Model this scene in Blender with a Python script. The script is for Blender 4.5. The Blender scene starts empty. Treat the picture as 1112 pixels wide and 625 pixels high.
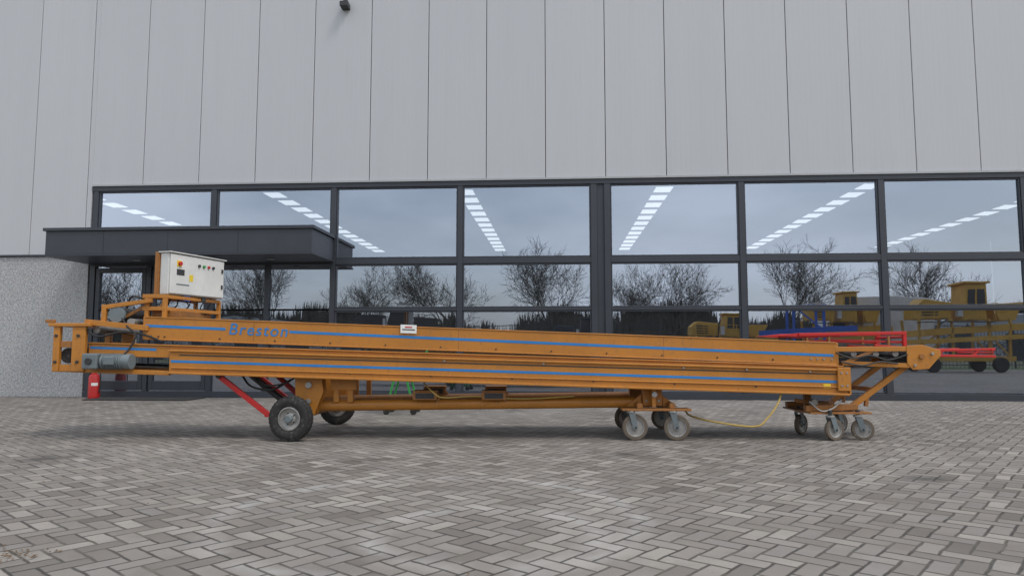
import bpy, bmesh, math, random
from mathutils import Vector, Matrix, Euler
random.seed(7)
R=math.radians
scn=bpy.context.scene
scn.view_settings.view_transform='Standard'
scn.view_settings.look='None'
scn.view_settings.exposure=0
# ---------------------------------------------------------------- node helpers
class NT:
    def __init__(s,name):
        s.m=bpy.data.materials.new(name); s.m.use_nodes=True
        s.t=s.m.node_tree; s.n=s.t.nodes; s.n.clear()
        s.out=s.n.new('ShaderNodeOutputMaterial')
    def new(s,t,**k):
        n=s.n.new(t)
        for a,b in k.items(): setattr(n,a,b)
        return n
    def link(s,a,b): s.t.links.new(a,b)
    def setin(s,sock,v):
        if hasattr(v,'is_output') or isinstance(v,bpy.types.NodeSocket): s.link(v,sock)
        else: sock.default_value=v
    def math(s,op,a,b=None,c=None,clamp=False):
        n=s.new('ShaderNodeMath',operation=op); n.use_clamp=clamp
        s.setin(n.inputs[0],a)
        if b is not None: s.setin(n.inputs[1],b)
        if c is not None: s.setin(n.inputs[2],c)
        return n.outputs[0]
    def mix(s,f,a,b,bt='MIX'):
        n=s.new('ShaderNodeMix',data_type='RGBA',blend_type=bt)
        s.setin(n.inputs[0],f); s.setin(n.inputs[6],a); s.setin(n.inputs[7],b)
        return n.outputs[2]
    def noise(s,vec,scale,detail=4,rough=.55,dim='3D'):
        n=s.new('ShaderNodeTexNoise'); n.noise_dimensions=dim
        if vec is not None: s.link(vec,n.inputs['Vector'])
        n.inputs['Scale'].default_value=scale; n.inputs['Detail'].default_value=detail; n.inputs['Roughness'].default_value=rough
        return n.outputs[0]
    def ramp(s,f,pts):
        n=s.new('ShaderNodeValToRGB'); s.link(f,n.inputs[0])
        e=n.color_ramp.elements
        while len(e)<len(pts): e.new(.5)
        for i,(p,c) in enumerate(pts):
            e[i].position=p; e[i].color=(c,c,c,1) if isinstance(c,(int,float)) else (*c,1)
        return n.outputs[0]
    def coord(s,k='Object'):
        return s.new('ShaderNodeTexCoord').outputs[k]
    def mapping(s,vec,scale=(1,1,1),rot=(0,0,0),loc=(0,0,0)):
        n=s.new('ShaderNodeMapping'); s.link(vec,n.inputs[0])
        n.inputs['Scale'].default_value=scale; n.inputs['Rotation'].default_value=rot; n.inputs['Location'].default_value=loc
        return n.outputs[0]
    def bump(s,h,strength=.3,dist=.01):
        n=s.new('ShaderNodeBump'); n.inputs['Strength'].default_value=strength; n.inputs['Distance'].default_value=dist
        s.link(h,n.inputs['Height']); return n.outputs[0]
    def bsdf(s,col,rough=.5,metal=0,normal=None,spec=.5,coat=0):
        b=s.new('ShaderNodeBsdfPrincipled')
        s.setin(b.inputs['Base Color'],col if not isinstance(col,tuple) or len(col)==4 else (*col,1))
        s.setin(b.inputs['Roughness'],rough); b.inputs['Metallic'].default_value=metal
        b.inputs['Specular IOR Level'].default_value=spec
        b.inputs['Coat Weight'].default_value=coat
        if normal is not None: s.link(normal,b.inputs['Normal'])
        s.link(b.outputs[0],s.out.inputs[0]); return b

def c4(c): return (*c,1)
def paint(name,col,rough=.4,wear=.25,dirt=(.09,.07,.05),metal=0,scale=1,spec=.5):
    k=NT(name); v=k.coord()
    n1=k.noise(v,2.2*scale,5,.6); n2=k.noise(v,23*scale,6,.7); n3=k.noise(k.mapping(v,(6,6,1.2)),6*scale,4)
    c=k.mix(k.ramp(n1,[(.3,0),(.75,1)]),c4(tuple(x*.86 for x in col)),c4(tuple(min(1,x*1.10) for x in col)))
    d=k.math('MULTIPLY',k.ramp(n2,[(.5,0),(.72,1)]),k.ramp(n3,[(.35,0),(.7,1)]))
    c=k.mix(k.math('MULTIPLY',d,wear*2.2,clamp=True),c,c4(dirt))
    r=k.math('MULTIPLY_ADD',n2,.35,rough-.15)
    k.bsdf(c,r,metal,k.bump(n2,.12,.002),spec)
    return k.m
ORANGE=paint('machine_orange_paint',(.46,.185,.027),.38,.26)
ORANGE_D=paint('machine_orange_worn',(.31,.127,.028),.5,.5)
RED=paint('machine_red_paint',(.48,.018,.016),.4,.2)
BLUE=paint('blue_stripe',(.025,.20,.50),.4,.12)
DARK=paint('dark_steel',(.03,.03,.032),.5,.2,(.12,.1,.08))
GREY=paint('grey_motor',(.15,.18,.19),.45,.35)
STEEL=paint('zinc_steel',(.36,.35,.33),.42,.5,metal=.5)
WHITEP=paint('cabinet_white',(.64,.64,.61),.4,.12,(.3,.28,.24))
RUBBER=paint('tyre_rubber',(.022,.021,.02),.8,.5,(.16,.14,.12))
CASTRUB=paint('caster_tread',(.12,.095,.07),.7,.5,(.22,.19,.15))
GREEN=paint('green_paint',(.03,.30,.06),.45,.2)
BLUEM=paint('blue_machine',(.03,.12,.50),.45,.2)
YELLOWM=paint('yellow_machine',(.62,.35,.045),.5,.3)
HOSEY=paint('yellow_hose',(.45,.31,.08),.5,.25)
BLACK=paint('black_cable',(.015,.015,.015),.5,.1)
FRAME=paint('anthracite_frame',(.034,.039,.049),.42,.08,(.1,.1,.1))
WHITE=paint('white_sticker',(.75,.75,.72),.4,.1)
YEL=paint('yellow_label',(.75,.55,.03),.4,.1)
DARKIN=paint('interior_dark',(.05,.05,.055),.8,.1)
INWALL=paint('interior_wall',(.09,.095,.10),.8,.1)
BARK=paint('bark',(.070,.058,.048),.9,.2)
TWIG=paint('distant_twigs',(.065,.058,.046),.9,.2,scale=.2)
HEDGE=paint('hedge_leaves',(.035,.040,.022),.9,.2)
LEAF=paint('dry_leaf',(.12,.07,.03),.8,.2)
ROOFB=paint('distant_cladding',(.38,.39,.40),.6,.1,scale=.2)

def clad():
    k=NT('cladding_light_grey'); v=k.coord()
    oi=k.new('ShaderNodeObjectInfo').outputs['Random']
    n1=k.noise(k.mapping(v,(1.6,1,.12)),1.5,4); n2=k.noise(v,.35,3)
    c=k.mix(n1,(.43,.44,.455,1),(.48,.487,.50,1))
    c=k.mix(k.math('MULTIPLY',n2,.5),c,(.495,.50,.51,1))
    c=k.mix(k.math('MULTIPLY',oi,.22),c,(.39,.40,.415,1))
    st=k.noise(k.mapping(v,(7,1,.25)),2.2,5,.65)
    c=k.mix(k.math('MULTIPLY',k.ramp(st,[(.55,0),(.8,1)]),.14),c,(.27,.27,.27,1))
    w=k.new('ShaderNodeTexWave'); w.wave_type='BANDS'; w.bands_direction='X'; k.link(v,w.inputs[0]); w.inputs['Scale'].default_value=3.1
    k.bsdf(c,.42,.0,k.bump(w.outputs[1],.12,.004),.4); return k.m
CLAD=clad()
def aggregate():
    k=NT('exposed_aggregate_concrete'); v=k.coord()
    vo=k.new('ShaderNodeTexVoronoi'); k.link(v,vo.inputs[0]); vo.inputs['Scale'].default_value=45
    n=k.noise(v,30,5,.7); nb=k.noise(v,1.2,4)
    c=k.mix(k.ramp(n,[(.36,0),(.64,1)]),(.19,.19,.19,1),(.50,.50,.495,1))
    c=k.mix(.4,c,vo.outputs['Color'],'SOFT_LIGHT')
    hs=k.new('ShaderNodeHueSaturation'); hs.inputs['Saturation'].default_value=.2; k.link(c,hs.inputs['Color'])
    c=k.mix(k.math('MULTIPLY',nb,.4),hs.outputs[0],(.32,.32,.32,1))
    k.bsdf(c,.85,0,k.bump(vo.outputs[0],.5,.01)); return k.m
AGG=aggregate()
def glass():
    k=NT('window_glass'); v=k.coord()
    tr=k.new('ShaderNodeBsdfTransparent'); tr.inputs[0].default_value=(.52,.58,.64,1)
    gl=k.new('ShaderNodeBsdfGlossy'); gl.inputs['Roughness'].default_value=.010; gl.inputs['Color'].default_value=(.76,.84,.98,1)
    nz=k.noise(v,.9,2); k.link(k.bump(nz,.03,.02),gl.inputs['Normal'])
    df=k.new('ShaderNodeBsdfDiffuse'); df.inputs[0].default_value=(.45,.46,.48,1)
    fr=k.new('ShaderNodeFresnel'); fr.inputs[0].default_value=1.5
    f=k.math('ADD',fr.outputs[0],.36,clamp=True)
    mx=k.new('ShaderNodeMixShader'); k.link(f,mx.inputs[0]); k.link(tr.outputs[0],mx.inputs[1]); k.link(gl.outputs[0],mx.inputs[2])
    dn=k.noise(v,1.6,5,.65); m2=k.new('ShaderNodeMixShader'); k.link(k.math('MULTIPLY_ADD',dn,.04,.006),m2.inputs[0]); k.link(mx.outputs[0],m2.inputs[1]); k.link(df.outputs[0],m2.inputs[2])
    k.link(m2.outputs[0],k.out.inputs[0]); return k.m
GLASS=glass()
def lampmat():
    k=NT('strip_light_tube'); e=k.new('ShaderNodeEmission'); e.inputs[0].default_value=(1,.98,.93,1); e.inputs[1].default_value=1.4
    k.link(e.outputs[0],k.out.inputs[0]); return k.m
LAMP=lampmat()
def pavers():
    k=NT('herringbone_clinkers'); v0=k.coord()
    v=k.mapping(v0,(9.1,9.1,9.1),(0,0,R(45-3.8)))
    sp=k.new('ShaderNodeSeparateXYZ'); 
    nd=k.new('ShaderNodeTexNoise'); k.link(v,nd.inputs['Vector']); nd.inputs['Scale'].default_value=.55; nd.inputs['Detail'].default_value=2
    wob=k.new('ShaderNodeVectorMath',operation='MULTIPLY_ADD'); k.link(nd.outputs['Color'],wob.inputs[0]); wob.inputs[1].default_value=(.22,.22,0); k.link(v,wob.inputs[2])
    k.link(wob.outputs[0],sp.inputs[0]); x,y=sp.outputs[0],sp.outputs[1]
    i=k.math('FLOOR',x); j=k.math('FLOOR',y); fx=k.math('FRACT',x); fy=k.math('FRACT',y)
    r=k.math('FLOORED_MODULO',k.math('SUBTRACT',i,j),4.0)
    def eq(a): return k.math('COMPARE',r,float(a),.3)
    e1,e2,e3=eq(1),eq(2),eq(3)
    vert=k.math('ADD',e2,e3)
    uH=k.math('ADD',fx,e1); uV=k.math('ADD',fy,e2)
    def sel(a,b):
        return k.math('ADD',k.math('MULTIPLY',a,k.math('SUBTRACT',1.0,vert)),k.math('MULTIPLY',b,vert))
    u=sel(uH,uV); w=sel(fy,fx)
    d=k.math('MINIMUM',k.math('MINIMUM',u,k.math('SUBTRACT',2.0,u)),k.math('MINIMUM',w,k.math('SUBTRACT',1.0,w)))
    cx=k.new('ShaderNodeCombineXYZ'); k.link(k.math('SUBTRACT',i,e1),cx.inputs[0]); k.link(k.math('SUBTRACT',j,e2),cx.inputs[1]); k.link(vert,cx.inputs[2])
    wn=k.new('ShaderNodeTexWhiteNoise'); k.link(cx.outputs[0],wn.inputs[0])
    rnd=wn.outputs[0]
    col=k.ramp(rnd,[(0,(.125,.108,.092)),(.22,(.185,.163,.140)),(.45,(.235,.210,.184)),(.65,(.205,.188,.172)),(.85,(.275,.248,.218)),(1,(.34,.31,.275))])
    big=k.noise(v0,.35,5,.6); med=k.noise(v0,2.6,5,.6); fine=k.noise(v0,90,4,.7)
    col=k.mix(k.ramp(fine,[(.3,.4),(.7,0)]),col,(.10,.09,.08,1))
    col=k.mix(k.math('MULTIPLY',k.ramp(big,[(.4,0),(.68,1)]),.36),col,(.35,.325,.295,1))
    col=k.mix(k.math('MULTIPLY',k.ramp(med,[(.46,0),(.72,1)]),.42),col,(.125,.110,.094,1))
    def arc(cx_,cy_,rad,wd):
        s=k.new('ShaderNodeVectorMath',operation='DISTANCE'); k.link(v0,s.inputs[0]); s.inputs[1].default_value=(cx_,cy_,0)
        dd=k.math('ABSOLUTE',k.math('SUBTRACT',s.outputs['Value'],rad))
        return k.math('SUBTRACT',1.0,k.math('DIVIDE',dd,wd),clamp=True)
    a=k.math('MAXIMUM',arc(-.15,3.95,.62,.13),arc(-.5,4.4,1.25,.12))
    a=k.math('MULTIPLY',k.math('MULTIPLY',a,k.ramp(med,[(.35,0),(.6,1)])),.55)
    col=k.mix(a,col,(.42,.41,.39,1))
    # dark oil drips
    def spot(cx_,cy_,rad):
        s=k.new('ShaderNodeVectorMath',operation='DISTANCE'); k.link(v0,s.inputs[0]); s.inputs[1].default_value=(cx_,cy_,0)
        return k.math('SUBTRACT',1.0,k.math('DIVIDE',k.math('ADD',s.outputs['Value'],k.math('MULTIPLY',k.math('SUBTRACT',med,.5),.5)),rad),clamp=True)
    o=k.math('MAXIMUM',k.math('MAXIMUM',spot(3.2,5.6,.22),spot(-4.3,6.6,.3)),spot(1.1,6.9,.2))
    col=k.mix(k.math('MULTIPLY',o,.9,clamp=True),col,(.06,.055,.05,1))
    jv=k.noise(v0,14,3,.6)
    jn=k.math('SUBTRACT',1.0,k.math('DIVIDE',k.math('SUBTRACT',d,k.math('MULTIPLY',jv,.08)),.055),clamp=True)
    jc=k.mix(k.ramp(med,[(.42,0),(.7,1)]),(.040,.036,.031,1),(.13,.118,.098,1))
    col=k.mix(k.math('MULTIPLY',jn,.92),col,jc)
    h=k.math('ADD',k.math('SUBTRACT',k.math('MULTIPLY',fine,.15),jn),k.math('MULTIPLY',rnd,.4))
    k.bsdf(col,k.math('MULTIPLY_ADD',rnd,.15,.72),0,k.bump(h,.6,.007),.35); return k.m
PAVE=pavers()
def grassm(name,a,b,s):
    k=NT(name); v=k.coord(); n=k.noise(v,s,6,.7); k.bsdf(k.mix(n,c4(a),c4(b)),.95,0,k.bump(n,.6,.05)); return k.m
GROUNDM=grassm('field_soil',(.06,.07,.03),(.12,.11,.06),.4)
GRASSM=grassm('short_grass',(.045,.075,.02),(.09,.12,.04),5)

# ---------------------------------------------------------------- mesh helpers
OFF={}
def empty(name,loc=(0,0,0),rotz=0,local=False):
    e=bpy.data.objects.new(name,None); scn.collection.objects.link(e); e.location=loc; e.rotation_euler=(0,0,rotz)
    e.empty_display_size=.3
    OFF[e.name]=Vector((0,0,0)) if local else -Vector(loc)
    return e
def finish(name,bm,mat,parent,bev=0,smooth=False):
    me=bpy.data.meshes.new(name); bmesh.ops.recalc_face_normals(bm,faces=bm.faces); bm.to_mesh(me); bm.free()
    ob=bpy.data.objects.new(name,me); scn.collection.objects.link(ob)
    me.materials.append(mat)
    if smooth:
        for p in me.polygons: p.use_smooth=True
        try: me.set_sharp_from_angle(angle=R(35))
        except Exception: pass
    if bev:
        b=ob.modifiers.new('bevel','BEVEL'); b.width=bev; b.segments=2; b.limit_method='ANGLE'; b.angle_limit=R(40)
    if parent: ob.parent=parent; ob.location=OFF[parent.name]
    return ob
def addbox(bm,x0,x1,y0,y1,z0,z1):
    vs=[bm.verts.new((x,y,z)) for z in (z0,z1) for x,y in ((x0,y0),(x1,y0),(x1,y1),(x0,y1))]
    for f in ((3,2,1,0),(4,5,6,7),(0,1,5,4),(1,2,6,5),(2,3,7,6),(3,0,4,7)): bm.faces.new([vs[i] for i in f])
    return vs
def box(name,x0,x1,y0,y1,z0,z1,mat,parent,bev=.003):
    bm=bmesh.new(); addbox(bm,x0,x1,y0,y1,z0,z1); return finish(name,bm,mat,parent,bev)
def addbar(bm,p0,p1,w,h,up=(0,0,1)):
    p0,p1=Vector(p0),Vector(p1); d=(p1-p0).normalized(); up=Vector(up)
    if abs(d.dot(up))>.99: up=Vector((0,1,0))
    s=d.cross(up).normalized(); u=s.cross(d).normalized()
    vs=[]
    for p in (p0,p1):
        for a,b in ((-1,-1),(1,-1),(1,1),(-1,1)): vs.append(bm.verts.new(p+s*a*w/2+u*b*h/2))
    for f in ((3,2,1,0),(4,5,6,7),(0,1,5,4),(1,2,6,5),(2,3,7,6),(3,0,4,7)): bm.faces.new([vs[i] for i in f])
def bar(name,p0,p1,w,h,mat,parent,bev=.004):
    bm=bmesh.new(); addbar(bm,p0,p1,w,h); return finish(name,bm,mat,parent,bev)
def addcyl(bm,p0,p1,r0,r1=None,seg=16,cap=True):
    r1=r0 if r1 is None else r1
    p0,p1=Vector(p0),Vector(p1); d=(p1-p0).normalized(); up=Vector((0,0,1)) if abs(d.z)<.9 else Vector((1,0,0))
    s=d.cross(up).normalized(); u=s.cross(d)
    a=[bm.verts.new(p0+(s*math.cos(t)+u*math.sin(t))*r0) for t in [2*math.pi*i/seg for i in range(seg)]]
    b=[bm.verts.new(p1+(s*math.cos(t)+u*math.sin(t))*r1) for t in [2*math.pi*i/seg for i in range(seg)]]
    for i in range(seg): bm.faces.new((a[i],a[(i+1)%seg],b[(i+1)%seg],b[i]))
    if cap: bm.faces.new(a[::-1]); bm.faces.new(b)
def cyl(name,p0,p1,r,mat,parent,seg=24,r1=None):
    bm=bmesh.new(); addcyl(bm,p0,p1,r,r1,seg); return finish(name,bm,mat,parent,.002,True)
def prism(name,pts,y0,y1,mat,parent,bev=.003):
    bm=bmesh.new(); a=[bm.verts.new((x,y0,z)) for x,z in pts]; b=[bm.verts.new((x,y1,z)) for x,z in pts]; n=len(pts)
    bm.faces.new(a); bm.faces.new(b[::-1])
    for i in range(n): bm.faces.new((a[i],b[i],b[(i+1)%n],a[(i+1)%n]))
    return finish(name,bm,mat,parent,bev)
def lathe(name,c,axis,prof,mat,parent,seg=48):
    bm=bmesh.new(); c=Vector(c); d=Vector(axis).normalized(); up=Vector((0,0,1)) if abs(d.z)<.9 else Vector((1,0,0))
    s=d.cross(up).normalized(); u=s.cross(d); rings=[]
    for r,a in prof:
        rings.append([bm.verts.new(c+d*a+(s*math.cos(2*math.pi*i/seg)+u*math.sin(2*math.pi*i/seg))*max(r,.0005)) for i in range(seg)])
    for k in range(len(rings)-1):
        for i in range(seg): bm.faces.new((rings[k][i],rings[k][(i+1)%seg],rings[k+1][(i+1)%seg],rings[k+1][i]))
    return finish(name,bm,mat,parent,0,True)
def hose(name,pts,r,mat,parent,sub=8,seg=8):
    P=[Vector(p) for p in pts]; P=[P[0]*2-P[1]]+P+[P[-1]*2-P[-2]]; out=[]
    for i in range(1,len(P)-2):
        for k in range(sub):
            t=k/sub; a,b,c,d=P[i-1:i+3]
            out.append(.5*((2*b)+(c-a)*t+(2*a-5*b+4*c-d)*t*t+(3*b-a-3*c+d)*t**3))
    out.append(P[-2]); bm=bmesh.new(); prev=None
    for i,p in enumerate(out):
        d=(out[min(i+1,len(out)-1)]-out[max(i-1,0)]).normalized(); up=Vector((0,0,1)) if abs(d.z)<.95 else Vector((1,0,0))
        s=d.cross(up).normalized(); u=s.cross(d)
        ring=[bm.verts.new(p+(s*math.cos(2*math.pi*k/seg)+u*math.sin(2*math.pi*k/seg))*r) for k in range(seg)]
        if prev:
            for k in range(seg): bm.faces.new((prev[k],prev[(k+1)%seg],ring[(k+1)%seg],ring[k]))
        prev=ring
    return finish(name,bm,mat,parent,0,True)

# ---------------------------------------------------------------- ground
TH=R(3.8)
def sheet(name,x0,x1,y0,y1,z,mat):
    bm=bmesh.new(); bm.faces.new([bm.verts.new(p) for p in ((x0,y0,z),(x1,y0,z),(x1,y1,z),(x0,y1,z))])
    return finish(name,bm,mat,None)
sheet('ground',-500,500,-500,500,-.02,GROUNDM)
sheet('paved_yard',-45,45,-12,17,0,PAVE)

# ---------------------------------------------------------------- building (local frame: x along facade, y inwards)
B=empty('warehouse_building',(0,14.5,0),-TH,True)
TOPZ=4.48; ROOF=10.6
s0=.70-1.235*20; n=0
for i in range(38):
    a=s0+i*1.235; b=a+1.235
    zb=TOPZ+.05
    if b<=-9.0: zb=3.02
    elif a<-9.05<b:
        box('cladding_panel',a+.007,-9.07,-.05,.03,3.02,ROOF,CLAD,B,.006); a=-9.07-.007
    box('cladding_panel',a+.007,b-.007,-.05+random.uniform(-.0015,.0015),.03,zb,ROOF,CLAD,B,.006)
box('cladding_backing',-24,22.4,.031,.12,TOPZ+.06,ROOF-.02,DARK,B,0)
box('cladding_backing',-24,-9.1,.031,.12,3.03,TOPZ+.05,DARK,B,0)
box('drip_flashing',-24,-9.12,-.075,.02,2.985,3.015,FRAME,B)
box('drip_flashing',-9.05,22.4,-.085,.02,TOPZ+.005,TOPZ+.045,ROOFB,B)
box('parapet_cap',-24,22.4,-.09,.2,ROOF+.003,ROOF+.06,FRAME,B)
box('concrete_base_wall',-24,-9.08,-.03,.15,0,2.98,AGG,B,.006)
F=bmesh.new()
def fr(x0,x1,z0,z1,y0=-.05,y1=.08): addbox(F,x0,x1,y0,y1,z0,z1)
mull=[-8.97,-6.35,-3.75,-1.075,1.82,4.655,7.40,10.13,12.85,15.6,18.3,21.0]
hw=[.055]*12; hw[4]=.20
fr(-9.05,22.4,TOPZ-.095,TOPZ,-.055,.09)
fr(-9.05,22.4,0,.13,-.055,.09)
for m,h in zip(mull,hw):
    if h>.1:
        fr(m-h,m-.075,.133,TOPZ-.098); fr(m+.075,m+h,.133,TOPZ-.098); fr(m-.074,m+.074,.133,TOPZ-.098,-.01,.06)
    else: fr(m-h,m+h,.133,TOPZ-.098)
for a,ha,b,hb in [(mull[i],hw[i],mull[i+1],hw[i+1]) for i in range(len(mull)-1)]:
    fr(a+ha+.002,b-hb-.002,2.76,2.88,-.045,.075)
    if a>-4: fr(a+ha+.002,b-hb-.002,1.79,1.845,-.043,.073)
    for z0,z1 in ((.133,1.788),(1.847,2.758),(2.882,TOPZ-.098)):
        if a<-4 and z0<2.8: continue
        x0,x1=a+ha+.003,b-hb-.003
        addbox(F,x0,x0+.025,-.03,.06,z0+.003,z1-.003); addbox(F,x1-.025,x1,-.03,.06,z0+.003,z1-.003)
        addbox(F,x0+.027,x1-.027,-.03,.06,z0+.003,z0+.028); addbox(F,x0+.027,x1-.027,-.03,.06,z1-.028,z1-.003)
for x in (-7.72,-5.15): fr(x-.05,x+.05,.133,2.757)
for x0,x1 in ((-8.9,-7.79),(-7.65,-6.42)):
    addbox(F,x0,x0+.09,-.03,.04,.15,2.72); addbox(F,x1-.09,x1,-.03,.04,.15,2.72); addbox(F,x0+.093,x1-.093,-.03,.04,.15,.34); addbox(F,x0+.093,x1-.093,-.03,.04,2.62,2.72)
finish('window_frames',F,FRAME,B,.004)
cyl('door_handle',(-7.9,-.11,.9),(-7.9,-.11,1.7),.016,STEEL,B)
for z in (1.0,1.6): cyl('door_handle_bracket',(-7.9,-.11,z),(-7.9,-.02,z),.01,STEEL,B)
box('door_mat',-8.4,-6.3,-1.0,-.2,.004,.02,RUBBER,B)
for i in range(len(mull)-1):
    a,b=mull[i]+hw[i],mull[i+1]-hw[i+1]
    for z0,z1 in ((.13,1.80),(1.84,2.77),(2.87,TOPZ-.09)):
        bm=bmesh.new(); cx,cz=(a+b)/2,(z0+z1)/2; tx,tz=random.uniform(-.0022,.0022),random.uniform(-.0018,.0018)
        N=6; g=[[None]*(N+1) for _ in range(N+1)]
        bow=random.uniform(.0,.0022)
        for p in range(N+1):
            for q in range(N+1):
                X=a+(b-a)*p/N; Z=z0+(z1-z0)*q/N; U,V=2*p/N-1,2*q/N-1
                g[p][q]=bm.verts.new((X,.012+(X-cx)*tx+(Z-cz)*tz+bow*(1-U*U)*(1-V*V),Z))
        for p in range(N):
            for q in range(N): bm.faces.new((g[p][q],g[p+1][q],g[p+1][q+1],g[p][q+1]))
        o=finish('window_pane',bm,GLASS,B)
        for pl in o.data.polygons: pl.use_smooth=True
# canopy
CX0,CX1,CD=-9.10,-3.72,-1.33
box('canopy_body',CX0+.02,CX1-.02,CD,-.062,2.84,3.30,FRAME,B,.006)
box('canopy_edge_trim',CX0-.02,CX1+.02,CD-.04,-.060,3.303,3.365,FRAME,B,.004)
box('canopy_lower_trim',CX0,CX1,CD-.018,-.064,2.81,2.838,FRAME,B,.003)
for x in (-7.9,-6.6,-5.2): box('canopy_joint',x,x+.006,CD-.003,CD+.001,2.85,3.29,BLACK,B,0)
for x in (-7.6,-6.2,-4.8): cyl('canopy_downlight',(x,-.7,2.807),(x,-.7,2.79),.07,STEEL,B)
# shell
box('left_wall',-24.1,-24.0,0,22,0,ROOF,INWALL,B,0)
box('right_wall',22.41,22.5,0,22,0,ROOF,INWALL,B,0)
box('rear_wall',-24,22.4,22,22.1,0,ROOF,INWALL,B,0)
box('interior_floor',-23.9,22.3,.10,21.9,.004,.03,DARKIN,B,0)
box('interior_ceiling',-23.9,22.3,.13,21.9,6.3,6.4,DARKIN,B,0)
box('roof_deck',-23.9,22.3,.13,21.9,ROOF-.2,ROOF-.05,FRAME,B,0)
for j in range(8):
    x=-23.5+6.25*j+1.4+1.35
    if x>22: continue
    bm=bmesh.new(); bh=bmesh.new()
    for q in range(16):
        y=2.6+q*1.2; addbox(bm,x-.26,x+.26,y,y+.72,5.99,6.0); addbox(bh,x-.29,x+.29,y-.03,y+.75,6.003,6.07)
    finish('strip_light',bm,LAMP,B); finish('strip_light_housing',bh,WHITEP,B)
for x,y,w,h in ((-5,9,2.4,1.3),(3,12,3,1.6),(9,10,2.6,1.2),(14,12,3,2)):
    bm=bmesh.new()
    for zz in (0.05,h*.5,h): addbox(bm,x,x+w,y,y+.8,zz,zz+.05)
    for a in (x,x+w-.06): addbox(bm,a,a+.06,y-.02,y+.82,.03,h+.3)
    for q in range(4): addbox(bm,x+.15+q*w/4.3,x+.15+q*w/4.3+.4,y+.1,y+.6,h*.5+.06,h*.5+.4)
    finish('storage_rack',bm,GREY,B)
box('wall_lamp',-3.65,-3.48,-.28,-.052,8.25,8.36,DARK,B,.01)
box('wall_lamp_arm',-3.6,-3.53,-.2,-.052,8.362,8.46,DARK,B,.005)

# ---------------------------------------------------------------- fire extinguisher
def wl(s,y,z): # facade local -> world
    return Vector((s*math.cos(TH)+y*math.sin(TH),14.5-s*math.sin(TH)+y*math.cos(TH),z))
fe=wl(-8.55,-.42,0)
E=empty('fire_extinguisher',fe,0,True)
lathe('cylinder_body',(0,0,0),(0,0,1),[(0,.0),(.10,.0),(.108,.02),(.11,.05),(.11,.42),(.09,.48),(.04,.515),(.035,.53),(0,.53)],RED,E)
cyl('valve',(0,0,.53),(0,0,.58),.02,STEEL,E); bar('handle',(-.02,0,.59),(.10,0,.62),.02,.015,BLACK,E); bar('lever',(-.02,0,.565),(.09,0,.57),.02,.012,BLACK,E)
hose('discharge_hose',[(.02,0,.56),(.12,-.02,.52),(.14,-.03,.3),(.125,-.04,.12)],.012,BLACK,E)
bm=bmesh.new()
lab=[(math.sin(t)*.1115,-math.cos(t)*.1115) for t in [R(a) for a in range(0,65,8)]]
for p,q in zip(lab,lab[1:]): bm.faces.new([bm.verts.new((p[0],p[1],.26)),bm.verts.new((q[0],q[1],.26)),bm.verts.new((q[0],q[1],.32)),bm.verts.new((p[0],p[1],.32))])
finish('label',bm,WHITE,E)

# ---------------------------------------------------------------- conveyor
C=empty('telescopic_conveyor',(0,8.5,0))
FY=7.98; BY=8.86
def topU(x): return 1.364-(x+4.15)*.0373
def side(name,xa,xb,ta,tb,ha,hb,y0,y1,mat=ORANGE,bev=.006):
    return prism(name,[(xa,ta),(xb,tb),(xb,tb-hb),(xa,ta-ha)],y0,y1,mat,C,bev)
for nm,y0,y1 in (('upper_boom_side',FY,FY+.05),('upper_boom_far_side',BY-.05,BY)):
    side(nm,-4.15,3.66,topU(-4.15),topU(3.66),.252,.252,y0,y1)
side('upper_boom_bottom_lip',-4.13,3.64,topU(-4.13)-.242,topU(3.64)-.242,.014,.014,FY-.014,FY+.002)
side('upper_boom_top_lip',-4.13,3.64,topU(-4.13)+.004,topU(3.64)+.004,.012,.012,FY-.010,FY+.06)
side('upper_belt',-4.1,3.6,topU(-4.1)-.02,topU(3.6)-.02,.012,.012,FY+.053,BY-.053,RUBBER,0)
side('upper_belt_return',-4.1,3.6,topU(-4.1)-.20,topU(3.6)-.20,.012,.012,FY+.053,BY-.053,RUBBER,0)
bm=bmesh.new()
for q in range(14):
    x=-4+q*.57; addcyl(bm,(x,FY+.052,topU(x)-.06),(x,BY-.052,topU(x)-.06),.03,seg=12)
finish('upper_idler_rollers',bm,STEEL,C,0,True)
def zs(x): return 1.265-(x+4.15)*.0433
def stripe(xa,xb,f,y,h=.030,name='blue_stripe'):
    side(name,xa,xb,f(xa)+h/2,f(xb)+h/2,h,h,y-.0025,y+.001,BLUE,0)
stripe(-4.12,-3.22,zs,FY); stripe(-2.50,3.60,zs,FY)
t=bpy.data.curves.new('maker_name','FONT'); t.body='Breston'; t.size=.182; t.shear=.15; t.extrude=.0012; t.offset=.0012; t.space_character=1.16
t.materials.append(BLUE)
to=bpy.data.objects.new('maker_name',t); scn.collection.objects.link(to); to.parent=C
to.location=Vector((-3.19,FY-.003,1.168))+OFF[C.name]; to.rotation_euler=(R(90),.043,0)
def bolts(name,xs,f,y,r=.009,mat=DARK):
    bm=bmesh.new()
    for x in xs: addcyl(bm,(x,y-.008,f(x)),(x,y+.002,f(x)),r,seg=8)
    finish(name,bm,mat,C)
bolts('boom_bolts',[-4.05,-3.97]+[-3.9+i*.62 for i in range(12)],lambda x:topU(x)-.215,FY)
bolts('boom_end_bolts',[3.35,3.42,3.49,3.58],lambda x:topU(x)-.19,FY,.011,STEEL)
bm=bmesh.new()
for x in (-2.9,-.6,1.7): 
    z=topU(x); addbox(bm,x-.004,x+.004,FY-.0018,FY+.001,z-.235,z-.01)
finish('weld_seams',bm,ORANGE_D,C)
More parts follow.
